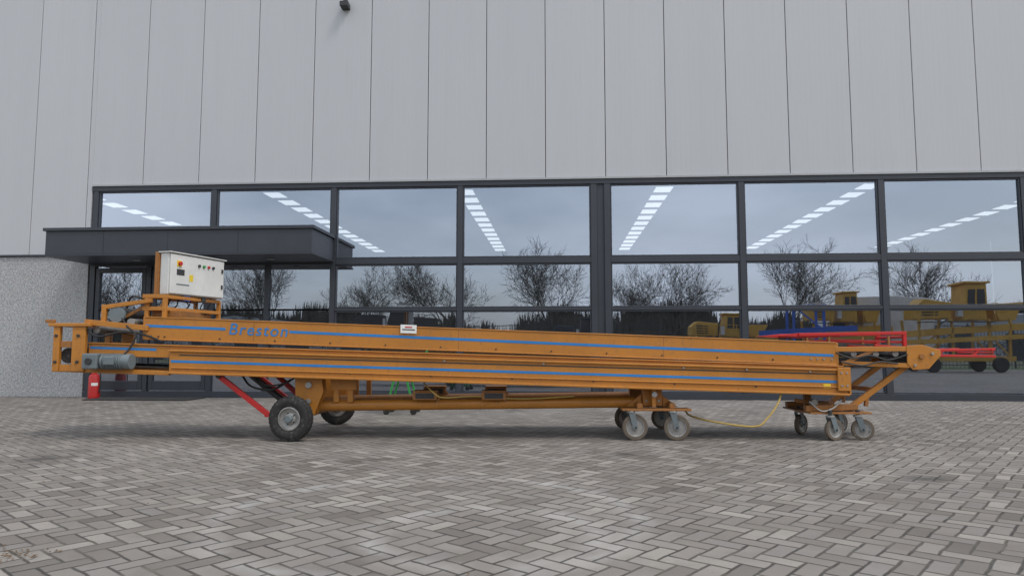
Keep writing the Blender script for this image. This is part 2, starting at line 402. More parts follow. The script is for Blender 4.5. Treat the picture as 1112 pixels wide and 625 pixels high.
side('data_plate',-1.25,-1.07,topU(-1.25)+.02,topU(-1.07)+.02,.095,.095,FY-.018,FY-.0145,WHITE,0)
side('data_plate_print',-1.23,-1.09,topU(-1.23)-.028,topU(-1.09)-.028,.012,.012,FY-.0205,FY-.019,DARK,0)
side('data_plate_print',-1.20,-1.12,topU(-1.20)-.0,topU(-1.12)-.0,.014,.014,FY-.0205,FY-.019,RED,0)
def topB(x): return 1.083-(x+5.03)*.0309
def topA(x): return .99-(x+3.81)*.029
def botA(x): return .74-(x+3.81)*.0318
for nm,y0,y1 in (('inner_boom_side',7.965,8.02),('inner_boom_far_side',8.84,8.89)):
    side(nm,-4.74,3.70,topB(-4.74),topB(3.70),.150,.075,y0,y1)
side('inner_boom_top_lip',-4.74,3.70,topB(-4.74)+.004,topB(3.7)+.004,.014,.014,7.945,8.03)
for nm,y0,y1 in (('lower_boom_side',7.92,7.962),('lower_boom_far_side',8.893,8.93)):
    side(nm,-3.81,3.73,topA(-3.81),topA(3.73),topA(-3.81)-botA(-3.81),topA(3.73)-botA(3.73),y0,y1)
side('lower_boom_top_lip',-3.81,3.73,topA(-3.81)+.006,topA(3.73)+.006,.022,.022,7.895,7.925)
side('lower_boom_bottom_lip',-3.81,3.73,botA(-3.81)+.012,botA(3.73)+.012,.024,.024,7.885,7.925)
side('guide_slot',-3.7,3.6,topA(-3.7)-.045,topA(3.6)-.045,.012,.012,7.917,7.925,DARK,0)
side('guide_rail',-3.78,3.7,topA(-3.78)-.185,topA(3.7)-.185,.016,.016,7.905,7.925)
stripe(-3.79,3.60,lambda x:.868-(x+3.8)*.0308,7.92,.028)
stripe(-4.72,-3.98,lambda x:topB(x)-.055,7.965,.028)
side('lower_belt',-4.7,3.65,topB(-4.7)-.10,topB(3.65)-.04,.012,.012,8.022,8.838,RUBBER,0)
side('lower_belt_return',-4.7,3.65,botA(-3.81)+.09,botA(3.65)+.06,.012,.012,7.965,8.89,RUBBER,0)
bolts('lower_boom_bolts',[-3.6+i*.9 for i in range(9)],lambda x:botA(x)+.055,7.92,.010)
bolts('lower_boom_fixings',[-.75,.35,1.9,2.6,3.3],lambda x:topA(x)-.03,7.905,.010,STEEL)
bm=bmesh.new()
for q in range(9):
    x=-4.3+q*.95; z=botA(x)+.03; addbox(bm,x-.03,x+.03,7.96,8.895,z-.02,z+.03)
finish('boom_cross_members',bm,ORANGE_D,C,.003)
box('boom_end_cap',3.60,3.735,7.885,7.917,.54,.80,ORANGE,C,.006)
box('boom_end_plate',3.732,3.75,7.90,8.93,.50,.80,ORANGE,C)
bolts('end_cap_bolts',[3.64,3.70],lambda x:.60,7.885,.012,STEEL)
bolts('end_cap_bolts',[3.64,3.70],lambda x:.74,7.885,.012,STEEL)
side('warning_label',3.45,3.53,.62,.62,.05,.05,7.9165,7.919,YEL,0)
side('tail_rail',-5.10,-3.81,.802,.760,.05,.05,7.93,7.99)
side('tail_rail_far',-5.10,-3.81,.802,.760,.05,.05,8.86,8.92)
for y0,y1 in ((7.90,7.955),(8.90,8.955)):
    box('tail_post',-5.10,-5.03,y0,y1,.755,1.25,ORANGE,C,.005)
    box('tail_post',-4.89,-4.745,y0,y1,.755,1.25,ORANGE,C,.005)
    box('tail_gusset',-5.028,-4.892,y0+.015,y1-.015,.755,.83,ORANGE,C,.004)
    box('tail_gusset',-5.028,-4.892,y0+.015,y1-.015,1.02,1.09,ORANGE_D,C,.004)
box('tail_top_plate',-5.15,-4.69,7.88,8.98,1.253,1.29,ORANGE,C,.005)
box('tail_top_lug',-5.19,-5.10,7.885,7.94,1.293,1.33,ORANGE_D,C,.004)
cyl('tail_drum',(-4.96,7.96,.93),(-4.96,8.90,.93),.085,RUBBER,C,32)
for x in (-5.065,-4.82): cyl('tail_bolt',(x,7.885,1.15),(x,7.902,1.15),.018,DARK,C,6); cyl('tail_bolt',(x,7.885,.86),(x,7.902,.86),.018,DARK,C,6)
bar('tail_cross_tube',(-5.06,7.957,.80),(-5.06,8.898,.80),.06,.06,ORANGE_D,C)
bar('carriage_arm',(-4.78,7.95,1.305),(-4.08,7.97,1.235),.05,.06,ORANGE,C)
bar('carriage_arm_far',(-4.78,8.85,1.305),(-4.08,8.85,1.235),.05,.06,ORANGE,C)
bar('carriage_post',(-4.60,8.0,1.28),(-4.60,8.0,1.50),.05,.05,ORANGE,C)
bar('lever_arm',(-4.62,8.0,1.47),(-4.08,8.02,1.55),.045,.045,ORANGE,C)
bar('lever_brace',(-4.55,8.06,1.28),(-4.15,8.06,1.50),.03,.035,ORANGE_D,C)
bar('lever_brace',(-4.40,8.5,1.26),(-4.12,8.5,1.60),.05,.05,ORANGE,C)
cyl('drive_motor',(-4.46,8.03,1.39),(-4.46,8.45,1.39),.085,DARK,C,24)
cyl('drive_motor_cover',(-4.46,7.99,1.39),(-4.46,8.03,1.39),.092,GREY,C,24)
cyl('guide_roller',(-4.30,8.0,1.30),(-4.30,8.85,1.30),.045,STEEL,C)
cyl('guide_roller',(-4.68,8.0,1.22),(-4.68,8.85,1.22),.04,STEEL,C)
hose('motor_cable',[(-4.46,8.2,1.47),(-4.35,8.1,1.6),(-4.22,8.2,1.58),(-4.1,8.4,1.66)],.012,BLACK,C)
hose('motor_cable',[(-4.40,8.0,1.35),(-4.30,7.94,1.25),(-4.20,7.93,1.15),(-4.25,7.9,1.0),(-4.3,7.86,.93)],.011,BLACK,C)
hose('motor_cable',[(-4.75,7.93,1.22),(-4.6,7.9,1.14),(-4.35,7.92,1.19),(-4.15,7.95,1.17),(-3.9,7.95,1.08)],.012,BLACK,C)
cyl('gear_motor_body',(-4.50,7.84,.865),(-4.24,7.84,.865),.078,GREY,C,28)
bm=bmesh.new()
for q in range(9): addcyl(bm,(-4.48+q*.024,7.84,.865),(-4.47+q*.024,7.84,.865),.088,seg=28)
finish('gear_motor_fins',bm,GREY,C)
cyl('gear_motor_fan_cover',(-4.24,7.84,.865),(-4.18,7.84,.865),.084,GREY,C,28)
box('gear_box',-4.69,-4.52,7.76,7.92,.785,.955,GREY,C,.015)
box('gear_motor_terminal_box',-4.44,-4.33,7.735,7.80,.83,.92,GREY,C,.008)
cyl('gear_box_shaft',(-4.61,7.74,.87),(-4.61,7.76,.87),.035,DARK,C)
# control cabinet
cab=Vector((-3.93,8.10,0)); e1=Vector((.307,.952,0)); nrm=Vector((.952,-.307,0))
def cbox(name,u0,u1,z0,z1,d0,d1,mat,bev=.004):
    bm=bmesh.new(); vs=addbox(bm,0,1,0,1,z0,z1)
    for v in vs:
        u=u0 if v.co.x<.5 else u1; d=d0 if v.co.y<.5 else d1
        p=cab+e1*u+nrm*d; v.co=(p.x,p.y,v.co.z)
    return finish(name,bm,mat,C,bev)
cbox('cabinet_body',0,.90,1.63,2.11,-.14,-.02,WHITEP,.008)
cbox('cabinet_door',.01,.89,1.64,2.10,-.018,.004,WHITEP,.008)
cbox('cabinet_rain_lid',-.02,.92,2.112,2.125,-.16,.02,WHITEP,.004)
cbox('cabinet_mount_plate',-.02,.92,1.60,2.10,-.18,-.145,ORANGE_D)
cbox('main_switch_plate',.10,.17,1.96,2.03,.005,.009,YEL,0)
def cdisc(name,u,z,r,d,mat): 
    p=cab+e1*u+Vector((0,0,z)); cyl(name,p+nrm*.006,p+nrm*d,r,mat,C,16)
cdisc('main_switch',.135,1.995,.024,.035,RED)
cdisc('push_button',.45,2.0,.018,.022,DARK); cdisc('push_button',.53,2.0,.018,.022,GREEN); cdisc('push_button',.61,2.0,.018,.022,RED); cdisc('push_button',.69,2.0,.018,.022,DARK)
cbox('cabinet_print',.10,.22,1.86,1.93,.0045,.0065,DARK,0); cbox('cabinet_print',.30,.36,1.80,1.88,.0045,.0065,YEL,0); cbox('cabinet_print',.10,.30,1.745,1.76,.0045,.0065,GREY,0)
cbox('cabinet_socket',.25,.36,1.565,1.628,-.12,-.02,BLUEM,.004); cbox('cabinet_socket',.55,.62,1.57,1.628,-.12,-.02,DARK,.004)
cbox('cabinet_latch',.84,.865,1.75,1.80,.005,.015,DARK,0); cbox('cabinet_latch',.84,.865,1.95,2.0,.005,.015,DARK,0)
for q in range(7):
    p=cab+e1*(.12+q*.11)+nrm*-.09
    cyl('cable_gland',(p.x,p.y,1.585),(p.x,p.y,1.63),.014,DARK,C,10)
    hose('control_cable',[(p.x,p.y,1.59),(p.x+random.uniform(-.05,.05),p.y,1.5),(p.x-.1+random.uniform(-.08,.12),p.y,1.42),(-4.05+random.uniform(-.1,.1),8.6,1.32)],.008,BLACK,C)
P4=[(-4.15,8.06),(-3.95,8.06),(-4.02,9.0),(-3.73,9.0)]
for x,y in P4: bar('cabinet_stand_post',(x,y,1.30),(x,y,1.60),.045,.045,ORANGE,C)
bar('cabinet_back_post',(-4.10,8.14,1.58),(-4.10,8.14,2.12),.035,.035,ORANGE_D,C)
bar('cabinet_back_post',(-3.90,8.98,1.58),(-3.90,8.98,2.08),.035,.035,ORANGE_D,C)
for z in (1.60,1.46):
    bar('cabinet_stand_rail',(-4.20,8.06,z),(-3.93,8.06,z),.05,.045,ORANGE,C)
    bar('cabinet_stand_rail',(-3.95,8.06,z-.003),(-3.73,9.0,z-.003),.045,.04,ORANGE,C)
    bar('cabinet_stand_rail',(-4.15,8.06,z-.005),(-4.02,9.0,z-.005),.045,.04,ORANGE_D,C)
bar('cabinet_stand_brace',(-3.97,8.05,1.45),(-3.80,8.8,1.33),.03,.03,ORANGE,C)
box('cabinet_tray',-4.12,-3.80,8.12,8.95,1.36,1.44,ORANGE_D,C)
# ---- chassis
tub=lambda n,a,b,r,m=ORANGE: cyl(n,a,b,r,m,C,24)
tub('chassis_tube',(-2.28,8.22,.355),(1.66,8.22,.40),.062)
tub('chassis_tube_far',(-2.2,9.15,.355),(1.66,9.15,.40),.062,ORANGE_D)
for y in (8.03,9.25):
    prism('axle_bracket',[(-2.44,.68),(-2.14,.68),(-2.12,.52),(-2.22,.26),(-2.42,.24)],y,y+.02,ORANGE,C,.004)
    prism('axle_bracket',[(-2.44,.68),(-2.14,.68),(-2.12,.52),(-2.22,.26),(-2.42,.24)],y+.14,y+.16,ORANGE,C,.004)
    box('axle_post',-2.37,-2.22,y+.022,y+.138,.30,.76,ORANGE,C,.005)
cyl('pivot_pin',(-2.28,8.0,.60),(-2.28,8.03,.60),.035,STEEL,C)
cyl('pivot_pin',(-2.28,8.0,.42),(-2.28,8.03,.42),.028,STEEL,C)
bar('axle_beam',(-2.34,7.99,.27),(-2.34,9.45,.27),.08,.08,ORANGE_D,C)
for x in (-2.0,-1.84): 
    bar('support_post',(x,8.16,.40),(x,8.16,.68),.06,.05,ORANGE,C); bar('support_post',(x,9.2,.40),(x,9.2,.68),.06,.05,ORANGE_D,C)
box('support_plate',-2.06,-1.77,8.12,8.15,.54,.70,ORANGE,C)
box('chassis_gusset',-2.2,-1.8,8.20,8.24,.41,.45,ORANGE_D,C)
for x in (-1.12,-.34):
    for y in (8.08,9.05):
        box('fork_pocket_plate',x,x+.27,y,y+.015,.43,.52,ORANGE_D,C); box('fork_pocket_plate',x,x+.27,y+.2,y+.215,.43,.52,ORANGE_D,C)
        box('fork_pocket_top',x,x+.27,y+.001,y+.214,.523,.535,ORANGE_D,C); box('fork_pocket_inner',x+.03,x+.24,y-.005,y-.001,.445,.505,DARK,C,0)
        bar('fork_pocket_leg',(x+.22,y+.1,.36),(x+.30,y+.1,.45),.04,.03,ORANGE_D,C)
bar('red_strut',(-3.30,7.99,.72),(-2.72,8.02,.27),.05,.055,RED,C)
bar('red_strut_far',(-3.30,9.1,.72),(-2.72,9.1,.27),.05,.055,RED,C)
bar('red_strut',(-2.85,8.55,.72),(-2.42,8.5,.36),.05,.05,RED,C)
bar('red_link',(-2.76,8.02,.275),(-2.38,8.02,.245),.05,.05,RED,C)
cyl('hydraulic_cylinder',(-3.05,8.35,.70),(-2.62,8.30,.38),.035,DARK,C)
cyl('hydraulic_rod',(-2.62,8.30,.38),(-2.42,8.28,.25),.018,STEEL,C)
cyl('strut_pin',(-3.27,7.94,.70),(-3.27,8.06,.70),.025,DARK,C)
hose('hydraulic_hose',[(-3.1,8.2,.70),(-2.95,8.1,.58),(-2.7,8.05,.55),(-2.5,8.1,.66)],.012,BLACK,C)
hose('hydraulic_hose',[(-2.9,8.1,.72),(-2.75,8.0,.60),(-2.55,8.02,.62),(-2.42,8.05,.70)],.010,BLACK,C)
def bigwheel(x,y,r,yaw):
    d=Vector((math.sin(yaw),-math.cos(yaw),0)); c=(x,y,r)
    w=.115
    lathe('pneumatic_tyre',c,d,[(.125,-.035),(.14,-w*.45),(.185,-w*.56),(.215,-w*.5),(r-.006,-w*.36),(r,-w*.2),(r,-w*.1),(r-.010,-w*.08),(r-.010,-w*.02),(r,0),(r,w*.1),(r-.010,w*.12),(r-.010,w*.18),(r,w*.2),(r-.006,w*.36),(.215,w*.5),(.185,w*.56),(.14,w*.45),(.125,.035)],RUBBER,C,56)
    bm=bmesh.new(); s=d.cross(Vector((0,0,1))).normalized()
    for q in range(34):
        t=2*math.pi*q/34; rad=s*math.cos(t)+Vector((0,0,1))*math.sin(t); C0=Vector(c)+rad*(r-.004)
        for sg in (-1,1): addbar(bm,C0+d*sg*w*.24,C0+d*sg*w*.44-rad*.01,.020,.014,rad)
    finish('tyre_tread',bm,RUBBER,C)
    lathe('wheel_rim',c,d,[(.128,-.05),(.128,.052),(.118,.055),(.112,.03),(.07,.022),(.06,.035),(.05,.04),(0,.04)],STEEL,C,40)
    lathe('wheel_hub',c,d,[(.042,.038),(.042,.075),(.034,.085),(0,.085)],GREY,C,24)
    bm=bmesh.new()
    for q in range(5):
        t=2*math.pi*q/5; p=Vector(c)+(s*math.cos(t)+Vector((0,0,1))*math.sin(t))*.062; addcyl(bm,p+d*.02,p+d*.045,.008,seg=6)
    finish('wheel_nuts',bm,DARK,C)
bigwheel(-2.42,7.86,.245,R(-9)); bigwheel(-2.34,9.60,.235,R(5))
def caster(x,y,r,yaw,top=.33,tread=CASTRUB):
    d=Vector((math.sin(yaw),-math.cos(yaw),0)); f=Vector((math.cos(yaw),math.sin(yaw),0)); c=Vector((x,y,r)); w=.05
    lathe('caster_tread',c,d,[(r*.72,-w*.5),(r*.95,-w*.5),(r,-w*.34),(r,w*.34),(r*.95,w*.5),(r*.72,w*.5)],tread,C,40)
    lathe('caster_wheel_disc',c,d,[(r*.73,-w*.45),(r*.73,w*.45),(r*.66,w*.42),(r*.6,w*.2),(r*.3,w*.2),(r*.27,w*.55),(.0,w*.55)],STEEL,C,32)
    lathe('caster_wheel_disc',c,-d,[(r*.66,w*.42),(r*.6,w*.2),(r*.3,w*.2),(r*.27,w*.55),(.0,w*.55)],STEEL,C,32)
    kp=c-f*.045
    for sg in (-1,1):
        o=d*sg*(w*.5+.012)
        bm=bmesh.new(); pts=[c+o+f*.022-Vector((0,0,.022)),c+o-f*.022-Vector((0,0,.022)),Vector((kp.x,kp.y,2*r+.02))+o-f*.03,Vector((kp.x,kp.y,2*r+.02))+o+f*.04,c+o+f*.022+Vector((0,0,.02))]
        a=[bm.verts.new(p-d*.003) for p in pts]; b=[bm.verts.new(p+d*.003) for p in pts]; n=len(a)
        bm.faces.new(a); bm.faces.new(b[::-1])
        for i in range(n): bm.faces.new((a[i],b[i],b[(i+1)%n],a[(i+1)%n]))
        finish('caster_fork',bm,GREY,C)
    cyl('caster_axle',c-d*(w*.5+.025),c+d*(w*.5+.025),.011,DARK,C,10)
    cyl('caster_swivel_head',(kp.x,kp.y,2*r+.018),(kp.x,kp.y,2*r+.038),.048,STEEL,C,20)
    if top>2*r+.04: cyl('caster_kingpin',(kp.x,kp.y,2*r+.038),(kp.x,kp.y,top),.022,DARK,C,12)
caster(1.36,7.95,.142,R(4)); caster(1.82,7.93,.142,R(-8)); caster(1.42,9.08,.142,R(30)); caster(1.90,9.05,.142,R(-25))
for y in (8.0,9.1):
    box('caster_plate',1.22,1.98,y-.10,y+.10,.322,.345,ORANGE_D,C)
for x in (1.42,1.78): bar('caster_cross_beam',(x,7.95,.375),(x,9.15,.375),.06,.055,ORANGE_D,C)
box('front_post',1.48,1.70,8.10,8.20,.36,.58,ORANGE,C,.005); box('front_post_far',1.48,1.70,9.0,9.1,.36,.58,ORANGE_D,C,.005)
box('front_post_flange',1.56,1.60,7.97,8.098,.36,.66,ORANGE,C,.004)
prism('front_gusset',[(1.30,.35),(1.47,.35),(1.47,.50)],8.13,8.15,ORANGE,C)
prism('front_gusset',[(1.71,.35),(1.88,.35),(1.71,.48)],8.13,8.15,ORANGE,C)
cyl('front_pin',(1.58,7.93,.50),(1.58,7.97,.50),.03,STEEL,C); bolts('front_bolts',[1.52,1.66],lambda x:.42,8.10,.014,STEEL)
caster(3.55,7.92,.118,R(18)); caster(3.88,7.95,.118,R(-15)); caster(3.42,8.50,.118,R(40)); caster(3.95,8.66,.118,R(25))
box('trolley_plate',3.30,3.98,7.93,8.74,.285,.305,ORANGE_D,C)
bar('trolley_beam',(3.28,8.03,.34),(3.86,8.03,.36),.08,.065,ORANGE_D,C); bar('trolley_beam',(3.30,8.62,.34),(3.86,8.62,.36),.08,.065,ORANGE_D,C)
bar('trolley_lever',(3.24,8.2,.42),(3.75,8.15,.345),.05,.04,ORANGE_D,C)
bar('trolley_jack',(3.42,8.3,.32),(3.42,8.3,.52),.07,.07,ORANGE_D,C)
cyl('trolley_jack_nut',(3.40,8.05,.40),(3.40,8.12,.40),.04,STEEL,C); cyl('trolley_swivel',(3.62,8.3,.306),(3.62,8.3,.40),.09,ORANGE_D,C)
hose('trolley_chain',[(3.32,8.0,.42),(3.42,7.93,.32),(3.55,7.93,.35),(3.66,7.95,.44)],.009,STEEL,C)
for y in (8.10,8.66):
    bar('draw_bar',(3.80,y,.33),(4.60,y,.90),.05,.06,ORANGE,C)
    bar('draw_bar_brace',(4.02,y,.50),(4.0,y,.36),.04,.04,ORANGE_D,C)
bar('draw_bar_cross',(4.1,8.10,.545),(4.1,8.66,.545),.05,.05,ORANGE,C)
for y in (8.0,8.80):
    bar('head_upper_rail',(3.62,y,1.00),(4.62,y,1.005),.045,.055,ORANGE,C)
    bar('head_lower_rail',(3.70,y,.845),(4.50,y,.815),.045,.05,ORANGE,C)
    bar('head_diagonal',(3.72,y,.84),(4.05,y,.98),.03,.035,ORANGE_D,C)
    prism('head_plate',[(4.42,1.04),(4.60,1.05),(4.80,.99),(4.80,.93),(4.66,.78),(4.48,.77),(4.42,.84)],y-.03,y-.018,ORANGE,C,.004)
    cyl('head_bearing',(4.58,y-.05,.92),(4.58,y-.031,.92),.03,ORANGE_D,C); cyl('head_pin',(4.70,y-.05,.95),(4.70,y-.031,.95),.016,STEEL,C)
    cyl('head_pin',(4.50,y-.05,.82),(4.50,y-.031,.82),.014,STEEL,C)
cyl('head_drum',(4.58,7.99,.92),(4.58,8.76,.92),.08,RUBBER,C,32)
for x in (3.85,4.1,4.32): cyl('head_roller',(x,8.02,.95),(x,8.78,.95),.035,STEEL,C)
side('head_belt',3.66,4.55,.935,.90,.012,.012,8.03,8.77,RUBBER,0)
hose('head_cable',[(3.62,7.96,.96),(3.8,7.95,.90),(4.0,7.95,.93),(4.2,7.96,.88),(4.42,7.96,.94)],.010,BLACK,C)
hose('head_cable',[(3.66,7.94,.86),(3.9,7.94,.82),(4.1,7.95,.86),(4.3,7.95,.84)],.009,DARK,C)
# folded red arms lying on the boom head
for y in (8.12,8.72):
    bar('red_arm',(3.27,y,1.165),(4.50,y,1.185),.045,.038,RED,C)
    prism('red_arm_wedge',[(2.98,1.155),(3.27,1.183),(3.75,1.183),(3.75,1.135),(3.30,1.135)],y-.006,y+.006,RED,C,.003)
    bar('red_arm_lower',(3.60,y+.03,1.105),(4.50,y+.03,1.08),.03,.026,RED,C)
    bar('red_arm_post',(4.48,y,1.03),(4.48,y,1.20),.04,.04,RED,C)
    for x in (3.62,4.3): bar('red_arm_support',(x,y,1.02),(x,y,1.15),.025,.025,ORANGE_D,C)
for x,z in ((3.3,1.155),(3.9,1.165),(4.48,1.14)): cyl('red_arm_cross',(x,8.12,z),(x,8.72,z),.016,RED,C)
side('head_deflector',3.60,4.40,1.065,1.055,.008,.008,8.2,8.66,GREY,0)
for y in (8.05,8.70):
    bar('red_fork',(4.10,y,1.04),(4.80,y,.985),.035,.032,RED,C)
    bar('red_fork',(4.78,y,.985),(5.46,y,1.0),.03,.028,RED,C)
    bar('red_fork',(4.70,y,.93),(5.46,y,.92),.03,.028,RED,C)
    bar('red_fork_link',(5.20,y,.915),(5.28,y,1.0),.025,.025,RED,C)
    cyl('red_fork_pin',(5.42,y-.03,.995),(5.42,y+.03,.995),.018,RED,C)
cyl('red_fork_cross',(5.44,8.05,.96),(5.44,8.70,.96),.012,RED,C)
hose('yellow_hose',[(3.0,7.96,.53),(2.93,7.90,.40),(2.80,7.86,.25),(2.66,7.85,.16),(2.3,7.95,.19),(2.05,8.2,.24),(2.02,8.4,.30)],.011,HOSEY,C)
hose('yellow_hose',[(-1.0,8.1,.62),(-.86,8.0,.5),(-.75,8.02,.46),(-.4,8.1,.47),(.1,8.12,.44),(.7,8.1,.47)],.008,HOSEY,C)

# ---------------------------------------------------------------- green trolley behind machine
g=Vector((-1.72,11.0,0)); G=empty('green_hand_trolley',g,0,True)
for x in (-.16,.16):
    bar('leg',(x*1.3,0,.08),(x*.3,0,.75),.03,.03,GREEN,G); bar('leg',(x*1.3,.5,.08),(x*.3,.5,.75),.03,.03,GREEN,G)
    for y in (0,.5): cyl('wheel',(x*1.3,y-.02,.05),(x*1.3,y+.02,.05),.05,RUBBER,G)
bar('foot_rail',(-.22,0,.11),(.22,0,.11),.03,.03,GREEN,G); bar('foot_rail',(-.22,.5,.11),(.22,.5,.11),.03,.03,GREEN,G)
box('top_shelf',-.3,.3,-.05,.55,.75,.78,GREEN,G); bar('push_handle',(.3,0,.77),(.42,0,1.0),.025,.025,GREEN,G)

# ---------------------------------------------------------------- surroundings behind the camera (seen mirrored in the windows)
bm=bmesh.new(); bm.faces.new([bm.verts.new(wl(x,y,-.012)) for x,y in ((-70,-34),(70,-34),(70,-25),(-70,-25))]); finish('grass',bm,GRASSM,None)
def tree_mesh(seed,H):
    rnd=random.Random(seed); bm=bmesh.new()
    def grow(p,d,r,L,lvl):
        segs=3 if lvl<3 else 2
        q=p
        for s_ in range(segs):
            d=(d+Vector((rnd.uniform(-.16,.16),rnd.uniform(-.16,.16),rnd.uniform(-.02,.12)))).normalized()
            e=q+d*L/segs; r2=r*(.84 if s_<segs-1 else .74); addcyl(bm,q,e,r,r2,5 if lvl<3 else 3,False); q=e; r=r2
            if lvl<5 and (lvl>0 or s_>0):
                for _ in range(2):
                    a=rnd.uniform(0,6.28); sp=rnd.uniform(.45,.95)
                    s=d.cross(Vector((.3,.2,1))).normalized(); u=s.cross(d)
                    nd=(d*math.cos(sp)+(s*math.cos(a)+u*math.sin(a))*math.sin(sp)+Vector((0,0,.12))).normalized()
                    grow(q,nd,max(r*.58,.008),L*rnd.uniform(.55,.78),lvl+1)
    grow(Vector((0,0,0)),Vector((0,0,1)),.13,H*.40,0)
    me=bpy.data.meshes.new('bare_tree'); bm.to_mesh(me); bm.free(); me.materials.append(BARK); return me
TM=[tree_mesh(s,7.2) for s in (3,11,29)]
for i,(x,sc) in enumerate(((-28.3,1.1),(-18.3,1.0),(-12,.95),(-6.7,1.08),(.5,1.1),(5.6,.9),(8.3,1.0),(15.7,1.08),(24.4,1.08))):
    o=bpy.data.objects.new('bare_tree',TM[i%3]); scn.collection.objects.link(o); o.location=wl(x,-32,-.02); o.rotation_euler=(0,0,i*1.7); o.scale=(sc*1.05,sc*1.05,sc)
bm=bmesh.new(); rr=random.Random(5)
for q in range(16000):
    x=rr.uniform(-110,110); y=-76-rr.uniform(0,8); h=4.9+1.2*math.sin(x*.13)+.9*math.sin(x*.41+1)+.5*math.sin(x*1.3)+rr.uniform(-1,1.2)
    z0=rr.uniform(-.1,h*.65); w=rr.uniform(.08,.28); lx=rr.uniform(-.7,.7); p=wl(x,y,z0); s=Vector((math.cos(TH),-math.sin(TH),0))
    bm.faces.new([bm.verts.new(p-s*w),bm.verts.new(p+s*w),bm.verts.new(p+s*lx+Vector((0,0,h-z0)))])
finish('distant_treeline',bm,TWIG,None)
# hedge behind the fence
bm=bmesh.new()
for q in range(14000):
    x=rr.uniform(-45,45); h=1.75+.15*math.sin(x*1.1)+.12*math.sin(x*2.7); z=h*math.sqrt(rr.uniform(0,1)); y=-30.2+rr.uniform(-.5,.5)
    s_=rr.uniform(.05,.13); p=wl(x,y,z)
    d1=Vector((rr.uniform(-1,1),rr.uniform(-.5,.5),rr.uniform(-1,1))).normalized()*s_; d2=Vector((rr.uniform(-1,1),rr.uniform(-.5,.5),rr.uniform(-1,1))).normalized()*s_
    bm.faces.new([bm.verts.new(p),bm.verts.new(p+d1),bm.verts.new(p+d2)])
finish('hedge',bm,HEDGE,None)
for x,w,h,y in ((-34,24,4.6,-66),(54,26,5.2,-70)):
    S=empty('distant_shed',wl(x,y,0),-TH,True)
    prism('shed_body',[(-w/2,0),(w/2,0),(w/2,h*.75),(0,h),(-w/2,h*.75)],-6,6,ROOFB,S,0)
    for q in range(4): box('shed_door',-w/2+1.5+q*w/4.4,-w/2+4+q*w/4.4,6.003,6.03,0,2.8,FRAME,S,0)
bm=bmesh.new()
for q in range(430):
    x=-43+q*.2; p=wl(x,-28,0); addbar(bm,p,p+Vector((0,0,2.4)),.018,.018)
for q in range(35):
    p=wl(-43+q*2.5,-28,0); addbar(bm,p,p+Vector((0,0,2.5)),.07,.07)
for z in (.2,1.25,2.35): addbar(bm,wl(-43,-28,z),wl(43,-28,z),.03,.04)
finish('metal_bar_fence',bm,FRAME,None)
def wheelset(S,xs,ys,r):
    for a in xs:
        for b in ys: lathe('wheel',(a,b,r),(0,1,0),[(0,-.1),(r*.5,-.1),(r*.85,-.13),(r,-.08),(r,.08),(r*.85,.13),(r*.5,.1),(0,.1)],RUBBER,S,28)
def yard_machine(name,x,y,mat,w,h,seed):
    rn=random.Random(seed)
    S=empty(name,wl(x,y,0),-TH,True)
    for b in (-.7,.7):
        bar('chassis_beam',(-w/2,b,.62),(w/2,b,.62),.12,.22,mat,S,.01)
        bar('boom_beam',(-w/2-.5,b,h*.42),(w/2+.9,b,h*.52),.10,.30,mat,S,.01)
        for a in (-.42,-.1,.25,.45): bar('frame_post',(a*w,b,.7),(a*w+rn.uniform(-.2,.2),b,h*.60),.10,.10,mat,S,.006)
        bar('frame_brace',(-.42*w,b,.72),(-.1*w,b,h*.42),.06,.07,mat,S,.004); bar('frame_brace',(.25*w,b,h*.42),(.45*w,b,.72),.06,.07,mat,S,.004)
    prism('engine_hood',[(-w*.45,h*.60),(-w*.08,h*.60),(-w*.08,h*.84),(-w*.36,h*.86),(-w*.45,h*.76)],-.55,.55,mat,S,.03)
    for q in range(4): box('hood_louvre',-w*.38,-w*.22,.552,.57,h*.64+q*.12,h*.64+q*.12+.05,DARK,S,0)
    prism('cab',[(0,h*.58),(w*.26,h*.58),(w*.24,h),(w*.04,h)],-.6,.6,mat,S,.03)
    prism('cab_glazing',[(w*.045,h*.74),(w*.125,h*.74),(w*.125,h*.95),(w*.06,h*.95)],.603,.62,DARK,S,0)
    prism('cab_glazing',[(w*.145,h*.74),(w*.23,h*.74),(w*.22,h*.95),(w*.145,h*.95)],.603,.62,DARK,S,0)
    box('cab_roof',w*.01,w*.27,-.68,.68,h+.003,h+.08,mat,S,.02)
    prism('hopper',[(w*.32,h*.80),(w*.62,h*.80),(w*.54,h*.58),(w*.38,h*.58)],-.6,.6,mat,S,.02)
    bar('walkway',(-w*.45,.85,h*.56),(w*.3,.85,h*.56),.3,.04,DARK,S); 
    for q in range(6): bar('handrail_post',(-w*.45+q*w*.15,.95,h*.57),(-w*.45+q*w*.15,.95,h*.80),.03,.03,mat,S)
    bar('handrail',(-w*.45,.95,h*.80),(w*.3,.95,h*.80),.03,.03,mat,S)
    box('panel_box',-w*.05,0,.60,.8,h*.62,h*.78,WHITEP,S)
    bar('lower_boom_beam',(-w/2-.3,.9,h*.33),(w/2+.4,.9,h*.40),.1,.22,mat,S,.01)
    wheelset(S,(-w*.33,w*.33),(-.9,.9),.34)
yard_machine('parked_yellow_machine',20.0,-21,YELLOWM,4.6,4.1,1)
yard_machine('parked_yellow_machine',26.8,-20,YELLOWM,5.2,3.7,2)
yard_machine('parked_yellow_machine',15.6,-24,YELLOWM,3.4,4.0,3)
yard_machine('parked_yellow_machine',33.5,-22,YELLOWM,4.6,3.9,4)
yard_machine('parked_yellow_machine',9.4,-23,YELLOWM,3.6,2.7,5)
